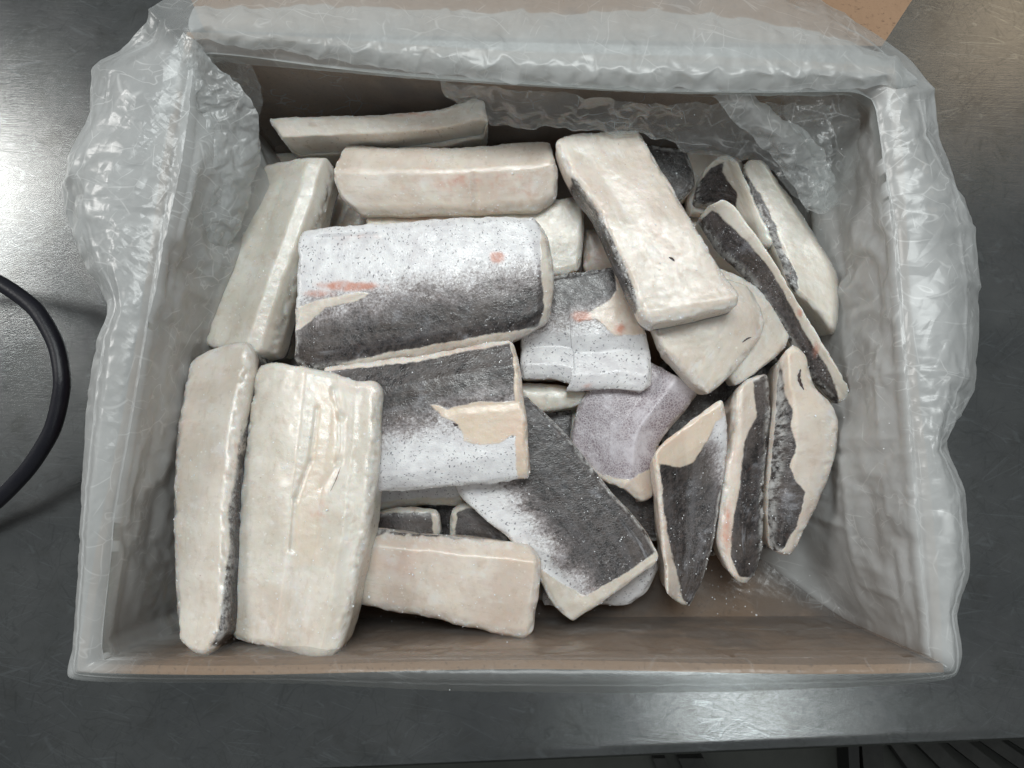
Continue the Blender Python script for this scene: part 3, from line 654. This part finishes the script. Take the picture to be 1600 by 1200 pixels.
fish('mottled piece, dark at the top, white speckled belly and torn pink patch', [(812, 440), (900, 424), (972, 413), (998, 470), (1017, 545), (1018, 600), (1006, 612), (955, 606), (885, 611), (893, 600), (868, 592), (812, 592)], (0, 2, 6, 11), (.071, .071, .068, .068),
     skin=[(790, 420), (972, 405), (1030, 540), (1026, 620), (800, 615)], cut=[[(958, 420), (985, 425), (1012, 520), (985, 522), (962, 525), (930, 498), (900, 502), (915, 490), (950, 470), (962, 455)]], dark=((900, 545), (895, 455)), pink=[(908, 494, 16, 8, .95), (968, 512, 12, 10, .5), (918, 603, 8, 6, .5)], tan=[([(960, 420), (1000, 430), (1020, 530), (930, 520)], .35)], tone=1.0, r=.003, zf=[('v', [(0, 0), (.55, 0), (.68, -.003), (.85, .001), (1, 0)])], frost=200)
fish('purplish grey netted skin piece in the middle right gap', [(958, 545), (1010, 560), (1098, 608), (1060, 655), (1028, 700), (1022, 775), (1003, 790), (975, 765), (940, 750), (888, 690), (905, 630)], (0, 2, 6, 9), (.060, .060, .056, .056),
     skin=[(940, 520), (1110, 590), (1070, 660), (1020, 730), (985, 752), (940, 742), (880, 685)], dark=.8, tex=1.0, tone=1.0, zf=[('u', [(0, 0), (.55, 0), (.72, .004), (1, -.002)])], frost=160)
fish('rear pale block half hidden behind the flesh block under the diagonal slab', [(1120, 415), (1160, 430), (1208, 470), (1237, 520), (1228, 545), (1180, 585), (1150, 600), (1110, 520)], (0, 3, 5, 7), (.076, .074, .072, .074), tone=.5, th=.022, frost=220)
fish('smooth pale flesh block jutting out below the large diagonal slab', [(1005, 470), (1100, 430), (1172, 440), (1200, 500), (1180, 545), (1112, 617), (1085, 598), (1035, 545)], (0, 2, 5, 7), (.083, .082, .080, .082), tone=.45, r=.0048, groove=[(1180, 460, 1195, 560, 6, .0012)], frost=90, mark=[([(1160, 535), (1168, 529), (1174, 527)], .0004)])
fish('dark skinned slab with a white rim in the gap above the lower pink block', [(560, 802), (640, 792), (684, 796), (690, 838), (640, 850), (560, 850)], (0, 2, 3, 5), (.058, .062, .060, .058), skin=[(550, 806), (672, 800), (678, 842), (550, 860)], dark=1.0, tone=.1, th=.018, frost=60)
fish('small dark skinned corner with white rim beside the grey diagonal slab', [(702, 796), (722, 785), (760, 792), (800, 850), (700, 850)], (0, 2, 3, 4), (.060, .060, .056, .058), skin=[(714, 800), (730, 794), (800, 800), (810, 860), (708, 860)], dark=.95, tone=.1, th=.018, frost=40)
fish('white block glimpsed under the torn patch piece above the dark gap', [(570, 752), (720, 742), (730, 790), (640, 792), (570, 800)], (0, 1, 2, 4), (.056, .056, .054, .054), tone=.2, skin=[(560, 740), (740, 735), (740, 775), (560, 785)], dark=.1, frost=40)
fish('white speckled end sticking out under the grey diagonal slab', [(900, 900), (1010, 862), (1032, 884), (1012, 925), (985, 948), (930, 948), (845, 946), (850, 915)], (0, 2, 4, 6), (.052, .052, .048, .048), skin=[(840, 890), (1030, 850), (1045, 890), (990, 960), (840, 960)], dark=.05, tone=.2, frost=60)
# top layer
fish('long pale block leaning along the far wall, thinnest at its left end', [(412, 184), (500, 180), (590, 178), (690, 168), (738, 152), (757, 153), (765, 218), (620, 238), (462, 246), (436, 216)], (0, 5, 6, 8), (.088, .094, .058, .058),
     zf=[('v', [(0, 0), (.5, .014), (.62, .010), (1, 0)])], tone=.45, bulge=0, r=.003, pink=[(640, 178, 60, 7, .35)], frost=420, rough=1.1)
fish('pink and white ridged fillet block lying across the top, topmost of its stack', [(536, 226), (700, 228), (860, 218), (872, 262), (872, 308), (842, 326), (700, 332), (560, 334), (528, 304), (516, 268)], (0, 2, 4, 7), (.082, .082, .080, .080),
     zf=[('v', [(0, -.006), (.32, .004), (.4, .004), (.85, -.001), (1, -.004)])], tone=.75, pink=[(720, 282, 60, 20, .30), (800, 290, 60, 25, .22), (640, 290, 70, 16, .12)], frost=260, bulge=.001, groove=[(740, 275, 742, 325, 5, .0008)])
fish('greenish white fillet block leaning at the upper left against the liner', [(404, 256), (455, 246), (505, 243), (521, 262), (505, 330), (470, 430), (440, 515), (428, 552), (405, 560), (350, 548), (308, 536), (322, 488), (362, 380), (388, 300)], (0, 3, 8, 10), (.078, .080, .084, .082),
     zf=[('u', [(0, -.010), (.35, -.004), (.62, .003), (.8, .001), (1, -.007)])], tone=.12, under=True, r=.0048, taper=.02, skin=[(510, 300), (528, 260), (522, 345), (498, 372)], dark=.9, sides='', frost=200)
fish('big speckled skin slab, white above and dark below, small red nick', [(462, 362), (500, 352), (640, 342), (760, 336), (838, 337), (860, 372), (868, 430), (862, 500), (800, 532), (700, 548), (600, 566), (490, 578), (454, 568), (458, 470)], (0, 4, 7, 12), (.094, .094, .090, .090),
     skin=[(440, 350), (640, 335), (832, 332), (845, 350), (847, 430), (850, 480), (842, 510), (800, 518), (720, 530), (640, 545), (560, 560), (480, 585), (440, 580)], cut=[[(454, 486), (500, 468), (560, 456), (575, 459), (560, 470), (510, 480), (470, 515), (452, 520)]],
     dark=((640, 410), (655, 505)), pink=[(545, 447, 42, 7, 1.0), (500, 458, 30, 7, .5), (776, 403, 9, 8, 1.3), (560, 370, 40, 5, .25)], tone=.5, r=.0042, bulge=.002, groove=[(500, 372, 590, 370, 6, .001), (452, 520, 575, 458, 8, .0006)], frost=260,
     zf=[('v', [(0, -.001), (.5, .001), (.85, 0), (1, -.005)]), ('u', [(0, 0), (.93, 0), (1, -.003)])], res=2.2)
fish('speckled skin slab with a torn cream patch at its right end', [(500, 574), (600, 562), (700, 546), (800, 528), (812, 560), (822, 640), (832, 745), (760, 756), (660, 764), (560, 772), (520, 760), (500, 680)], (0, 3, 6, 9), (.092, .096, .094, .090),
     skin=[(500, 582), (600, 572), (700, 556), (795, 536), (803, 560), (806, 700), (806, 725), (812, 760), (560, 790), (480, 780), (480, 590)], cut=[[(672, 632), (690, 636), (700, 640), (750, 628), (830, 624), (840, 690), (800, 680), (780, 692), (752, 695), (725, 690), (722, 680), (708, 658), (690, 652)]],
     dark=((690, 705), (665, 610)), tan=[([(672, 630), (740, 628), (830, 622), (840, 690), (752, 697), (722, 682), (700, 655)], .9), ([(798, 530), (840, 530), (850, 760), (808, 760)], .8)], tone=.9, r=.0035, groove=[(700, 640, 810, 628, 7, .0006)], frost=240,
     mark=[([(708, 661), (712, 664), (716, 664)], .0007)], res=2.2, zf=[('v', [(0, -.002), (.2, .0015), (.8, .001), (1, -.003)])])
fish('long plain diagonal slab of cream flesh on top at the upper right', [(866, 216), (900, 206), (950, 203), (1003, 200), (1030, 255), (1085, 345), (1130, 420), (1160, 463), (1152, 476), (1090, 492), (1018, 506), (1004, 490), (970, 420), (930, 330), (885, 265)], (0, 3, 7, 10), (.098, .098, .104, .104),
     tone=.62, under=True, sides='c', r=.0042, taper=.0, skin=[(872, 262), (900, 282), (950, 358), (990, 450), (1000, 480), (990, 492), (930, 350), (880, 290), (868, 262)], dark=1.0, pink=[(930, 250, 30, 40, .10)], zf=[('u', [(0, 0), (.3, -.001), (1, 0)]), ('v', [(0, 0), (.5, .001), (1, -.002)])], groove=[(905, 240, 1080, 440, 14, .0005), (1015, 486, 1150, 462, 8, -.0006)],
     mark=[([(1045, 402), (1050, 404), (1054, 408)], .0006)], frost=420)
fish('upright slice with cream edge behind the dark skinned long slab', [(1096, 268), (1116, 246), (1136, 239), (1156, 250), (1172, 290), (1200, 345), (1215, 385), (1190, 380), (1150, 330), (1110, 320), (1080, 320)], (0, 3, 6, 10), (.066, .078, .078, .050),
     skin=[(1094, 280), (1112, 262), (1132, 252), (1130, 268), (1150, 300), (1150, 340), (1070, 330)], dark=.9, tone=.2, th=.030, r=.0035, bulge=0, frost=60)
fish('tall cream block at the far right with jagged dark skin edge, against the liner', [(1160, 262), (1172, 246), (1196, 247), (1222, 282), (1268, 350), (1314, 426), (1323, 474), (1312, 530), (1282, 490), (1238, 452), (1195, 352), (1172, 310)], (0, 2, 7, 9), (.074, .074, .066, .076),
     zf=[('u', [(0, 0), (.78, .006), (.86, .004), (1, -.012)]), ('v', [(0, 0), (1, .004)])], skin=[(1150, 270), (1166, 268), (1185, 300), (1212, 350), (1222, 390), (1245, 425), (1250, 452), (1232, 462), (1180, 330)], dark=.85, tone=.2, r=.0048, th=.034, bulge=0, frost=60)
fish('long slab on edge, netted dark skin face and narrow cream rim', [(1087, 341), (1108, 320), (1132, 308), (1152, 320), (1200, 388), (1250, 470), (1300, 552), (1328, 604), (1326, 622), (1308, 632), (1268, 590), (1225, 520), (1170, 440), (1120, 390)], (0, 2, 7, 9), (.070, .090, .088, .074),
     skin=[(1086, 350), (1112, 330), (1122, 334), (1162, 372), (1206, 424), (1250, 505), (1296, 582), (1312, 624), (1300, 640), (1250, 590), (1160, 450), (1070, 360)], dark=.88, pink=[(1250, 490, 5, 8, .6), (1276, 545, 6, 14, .5)], tone=.25, th=.034, r=.0035, bulge=0, frost=110, res=2.2,
     zf=[('v', [(0, 0), (.62, .001), (1, -.004)])], rough=.8)
fish('narrow tall fillet block at the far left, standing against the left liner', [(292, 560), (340, 542), (380, 533), (396, 548), (386, 600), (374, 680), (360, 790), (358, 900), (350, 985), (320, 1030), (296, 1020), (274, 1000), (268, 900), (266, 780), (272, 660)], (0, 3, 9, 11), (.088, .092, .112, .108),
     under=True, sides='b', skin=[(392, 590), (370, 700), (356, 790), (356, 860), (350, 930), (342, 985), (330, 1012), (372, 1010), (384, 800), (392, 640)], dark=.9, tone=.55, th=.05, r=.0048, taper=0, zf=[('v', [(0, 0), (1, 0)])], frost=200, groove=[(285, 600, 388, 580, 12, -.001)])
fish('wide tall fillet block at the left with a tan centre seam', [(398, 570), (440, 566), (500, 574), (555, 592), (590, 590), (596, 612), (590, 720), (575, 830), (552, 940), (530, 1022), (500, 1030), (440, 1018), (356, 1000), (362, 880), (372, 750), (386, 640)], (0, 4, 9, 12), (.096, .100, .110, .104),
     tone=.28, r=.0048, th=.030, taper=.03, zf=[('u', [(0, -.010), (.22, -.003), (.4, .003), (.62, .0005), (.8, .002), (1, 0)])], tan=[([(492, 600), (515, 600), (530, 640), (528, 720), (500, 790), (500, 880), (455, 890), (460, 800), (482, 720), (494, 660)], .55)], pink=[(500, 790, 30, 60, .16)],
     groove=[(522, 610, 532, 650, 6, .0012), (532, 650, 528, 720, 6, .0012), (528, 720, 505, 760, 6, .0008), (494, 640, 486, 720, 4, .0008), (486, 720, 462, 780, 4, .0009), (462, 780, 455, 860, 5, .0006), (440, 760, 450, 1000, 14, -.0008), (560, 620, 540, 960, 14, .0008)], frost=260, mark=[([(575, 690), (582, 699), (590, 696)], .00016), ([(516, 768), (524, 752), (532, 730)], .00016)], res=2.2)
fish('wide grey skinned diagonal slab with a white band at the lower centre', [(700, 640), (760, 620), (825, 618), (860, 650), (905, 700), (960, 770), (1008, 825), (1031, 868), (1028, 880), (960, 930), (894, 973), (868, 950), (840, 905), (790, 840), (712, 768), (700, 700)], (0, 2, 8, 10), (.078, .078, .070, .072),
     skin=[(680, 600), (830, 610), (915, 700), (1015, 825), (1024, 862), (990, 890), (942, 916), (912, 932), (860, 900), (700, 770)], dark=((775, 800), (838, 752)), tone=.4, r=.003, groove=[(810, 850, 900, 925, 10, .0008)], pink=[(930, 935, 30, 14, .15)], frost=300, res=2.2, under=False)
fish('smooth pinkish rectangular fillet block at the lower centre', [(540, 846), (572, 826), (640, 832), (760, 842), (836, 853), (848, 885), (842, 950), (834, 997), (800, 998), (720, 980), (640, 962), (540, 944)], (0, 4, 7, 11), (.086, .086, .082, .082),
     tone=.9, under=True, r=.0055, skin=[(530, 836), (572, 818), (700, 828), (800, 842), (700, 842), (600, 834), (560, 842)], dark=.9, tan=[([(770, 850), (850, 850), (850, 900), (780, 880)], .35)], th=.030, zf=[('v', [(0, -.004), (.2, .001), (1, 0)])], frost=170)
fish('leaning slice with orange tinted top end and dark skin face, first of three slices', [(1020, 712), (1050, 680), (1095, 645), (1132, 618), (1138, 660), (1134, 740), (1122, 830), (1102, 900), (1078, 950), (1066, 946), (1042, 928), (1034, 850), (1026, 770)], (0, 3, 8, 10), (.080, .086, .062, .066),
     skin=[(1030, 724), (1062, 730), (1084, 722), (1104, 690), (1118, 660), (1145, 640), (1145, 760), (1110, 900), (1078, 956), (1066, 930), (1048, 860), (1036, 790)], dark=((1150, 730), (1100, 745)), tan=[([(1010, 690), (1120, 610), (1125, 665), (1085, 728), (1040, 732), (1015, 730)], .8)], tone=.85, th=.036, r=.003, bulge=0, taper=.12,
     zf=[('u', [(0, .004), (.45, -.003), (1, -.004)]), ('v', [(0, 0), (.15, 0), (.3, -.002), (1, 0)])], frost=150, res=2.2)
fish('narrow slice with dark skin face and pink left rim, middle of three slices', [(1146, 612), (1168, 590), (1206, 580), (1208, 640), (1198, 760), (1194, 860), (1184, 898), (1164, 914), (1138, 896), (1124, 850), (1130, 760), (1140, 680)], (0, 2, 6, 8), (.070, .074, .066, .066),
     skin=[(1176, 596), (1220, 570), (1222, 680), (1212, 870), (1186, 906), (1156, 900), (1142, 872), (1144, 830), (1156, 760), (1162, 690), (1182, 650)], dark=.95, tone=.8, pink=[(1136, 820, 8, 50, .45)], th=.034, r=.0042, bulge=.002, taper=.1, frost=120, rough=.8, zf=[('u', [(0, .003), (.3, .002), (1, -.005)])])
fish('knobbly cream slice with wavy dark skin edge, right end of three slices', [(1218, 562), (1240, 538), (1262, 548), (1278, 602), (1300, 625), (1316, 655), (1310, 722), (1280, 795), (1258, 835), (1246, 868), (1228, 871), (1202, 858), (1200, 780), (1208, 680)], (0, 2, 9, 11), (.082, .084, .068, .068),
     skin=[(1206, 560), (1222, 575), (1226, 620), (1240, 640), (1236, 670), (1245, 696), (1234, 730), (1246, 756), (1259, 768), (1252, 800), (1240, 830), (1222, 862), (1190, 870), (1190, 700)], dark=1.0, tone=.75, tan=[([(1225, 540), (1275, 540), (1300, 640), (1240, 660), (1220, 600)], .35)], th=.034, r=.0048, taper=.1, frost=80, rough=.9,
     zf=[('u', [(0, -.004), (.35, .003), (1, 0)])], mark=[([(1251, 577), (1248, 590), (1252, 602), (1256, 609)], .0009)])

# ---------------------------------------------------------------- black cable loop at the left
def tube(name, pts, rad, mat, n=14):
    P_ = np.array(pts); V = []; Fz = []
    for k_ in range(len(P_)):
        tdir = P_[min(k_+1, len(P_)-1)]-P_[max(k_-1, 0)]; tdir /= np.linalg.norm(tdir)
        s1 = np.cross(tdir, [0, 0, 1]); s1 /= np.linalg.norm(s1); s2 = np.cross(s1, tdir)
        for a_ in range(n): an = a_*2*math.pi/n; V.append(P_[k_]+(s1*math.cos(an)+s2*math.sin(an))*rad)
    for k_ in range(len(P_)-1):
        for a_ in range(n): Fz.append((k_*n+a_, k_*n+(a_+1) % n, (k_+1)*n+(a_+1) % n, (k_+1)*n+a_))
    return link(name, mesh(name, V, Fz), mat)
cpx = polyline([(-1500, 420, .0052), (-1050, 560, .0052), (-700, 520, .012), (-400, 440, .035), (-140, 408, .048), (-14, 436, .05), (54, 482, .05), (88, 540, .05), (97, 600, .05), (82, 670, .046), (44, 732, .040), (-16, 792, .03), (-160, 880, .012), (-420, 1000, .0052), (-800, 1020, .0052), (-1300, 900, .0052)], np.linspace(0, 1, 260))
pts = at(cpx[:, 0], cpx[:, 1], cpx[:, 2])
cb = tube('cable', pts, .0048, RUBBER); tag(cb, 'thick black rubber cable looping on the steel table at the left', 'cable')

# ---------------------------------------------------------------- loose ice crumbs, dropped onto whatever lies below
bpy.context.view_layer.update(); dg = bpy.context.evaluated_depsgraph_get(); rg = np.random.RandomState(11); V = []; Fz = []
ico = [(0, 0, 1), (.9, 0, .2), (.2, .85, .1), (-.8, .4, .0), (-.5, -.7, .15), (.4, -.8, -.1), (0, 0, -.8)]
icf = [(0, 1, 2), (0, 2, 3), (0, 3, 4), (0, 4, 5), (0, 5, 1), (6, 2, 1), (6, 3, 2), (6, 4, 3), (6, 5, 4), (6, 1, 5)]
clus = [(1180, 930, 70), (1100, 850, 60), (660, 880, 70), (760, 300, 80), (900, 170, 110), (1080, 210, 70), (1340, 700, 60), (230, 800, 50), (800, 1000, 150), (560, 1010, 80)]
for q_ in range(420):
    cx_, cy_, sp_ = clus[rg.randint(len(clus))]; g_ = at(cx_+rg.normal()*sp_, cy_+rg.normal()*sp_*.5, .05)
    if rg.rand() < .35: g_ = at(rg.uniform(300, 1350), rg.uniform(190, 1000), .06)
    hit, loc_, nr_, _i, _o, _m = scene.ray_cast(dg, Vector((g_[0], g_[1], .2)), Vector((0, 0, -1)))
    if not hit or loc_.z < .012 or loc_.z > .118: continue
    s_ = rg.uniform(.00022, .00055)*(2.0 if rg.rand() < .06 else 1); Rr = np.linalg.qr(rg.normal(size=(3, 3)))[0]
    n0 = len(V); V += list((np.array(ico)*rg.uniform(.7, 1.2, (7, 1)))@Rr.T*s_+np.array(loc_)+np.array([0, 0, s_*.5])); Fz += [tuple(n0+k_ for k_ in t_) for t_ in icf]
tag(link('ice_crumbs', mesh('ice_crumbs', V, Fz, False), ICE), 'loose white ice crumbs scattered over the fish and plastic film', 'ice crumbs', kind='stuff')
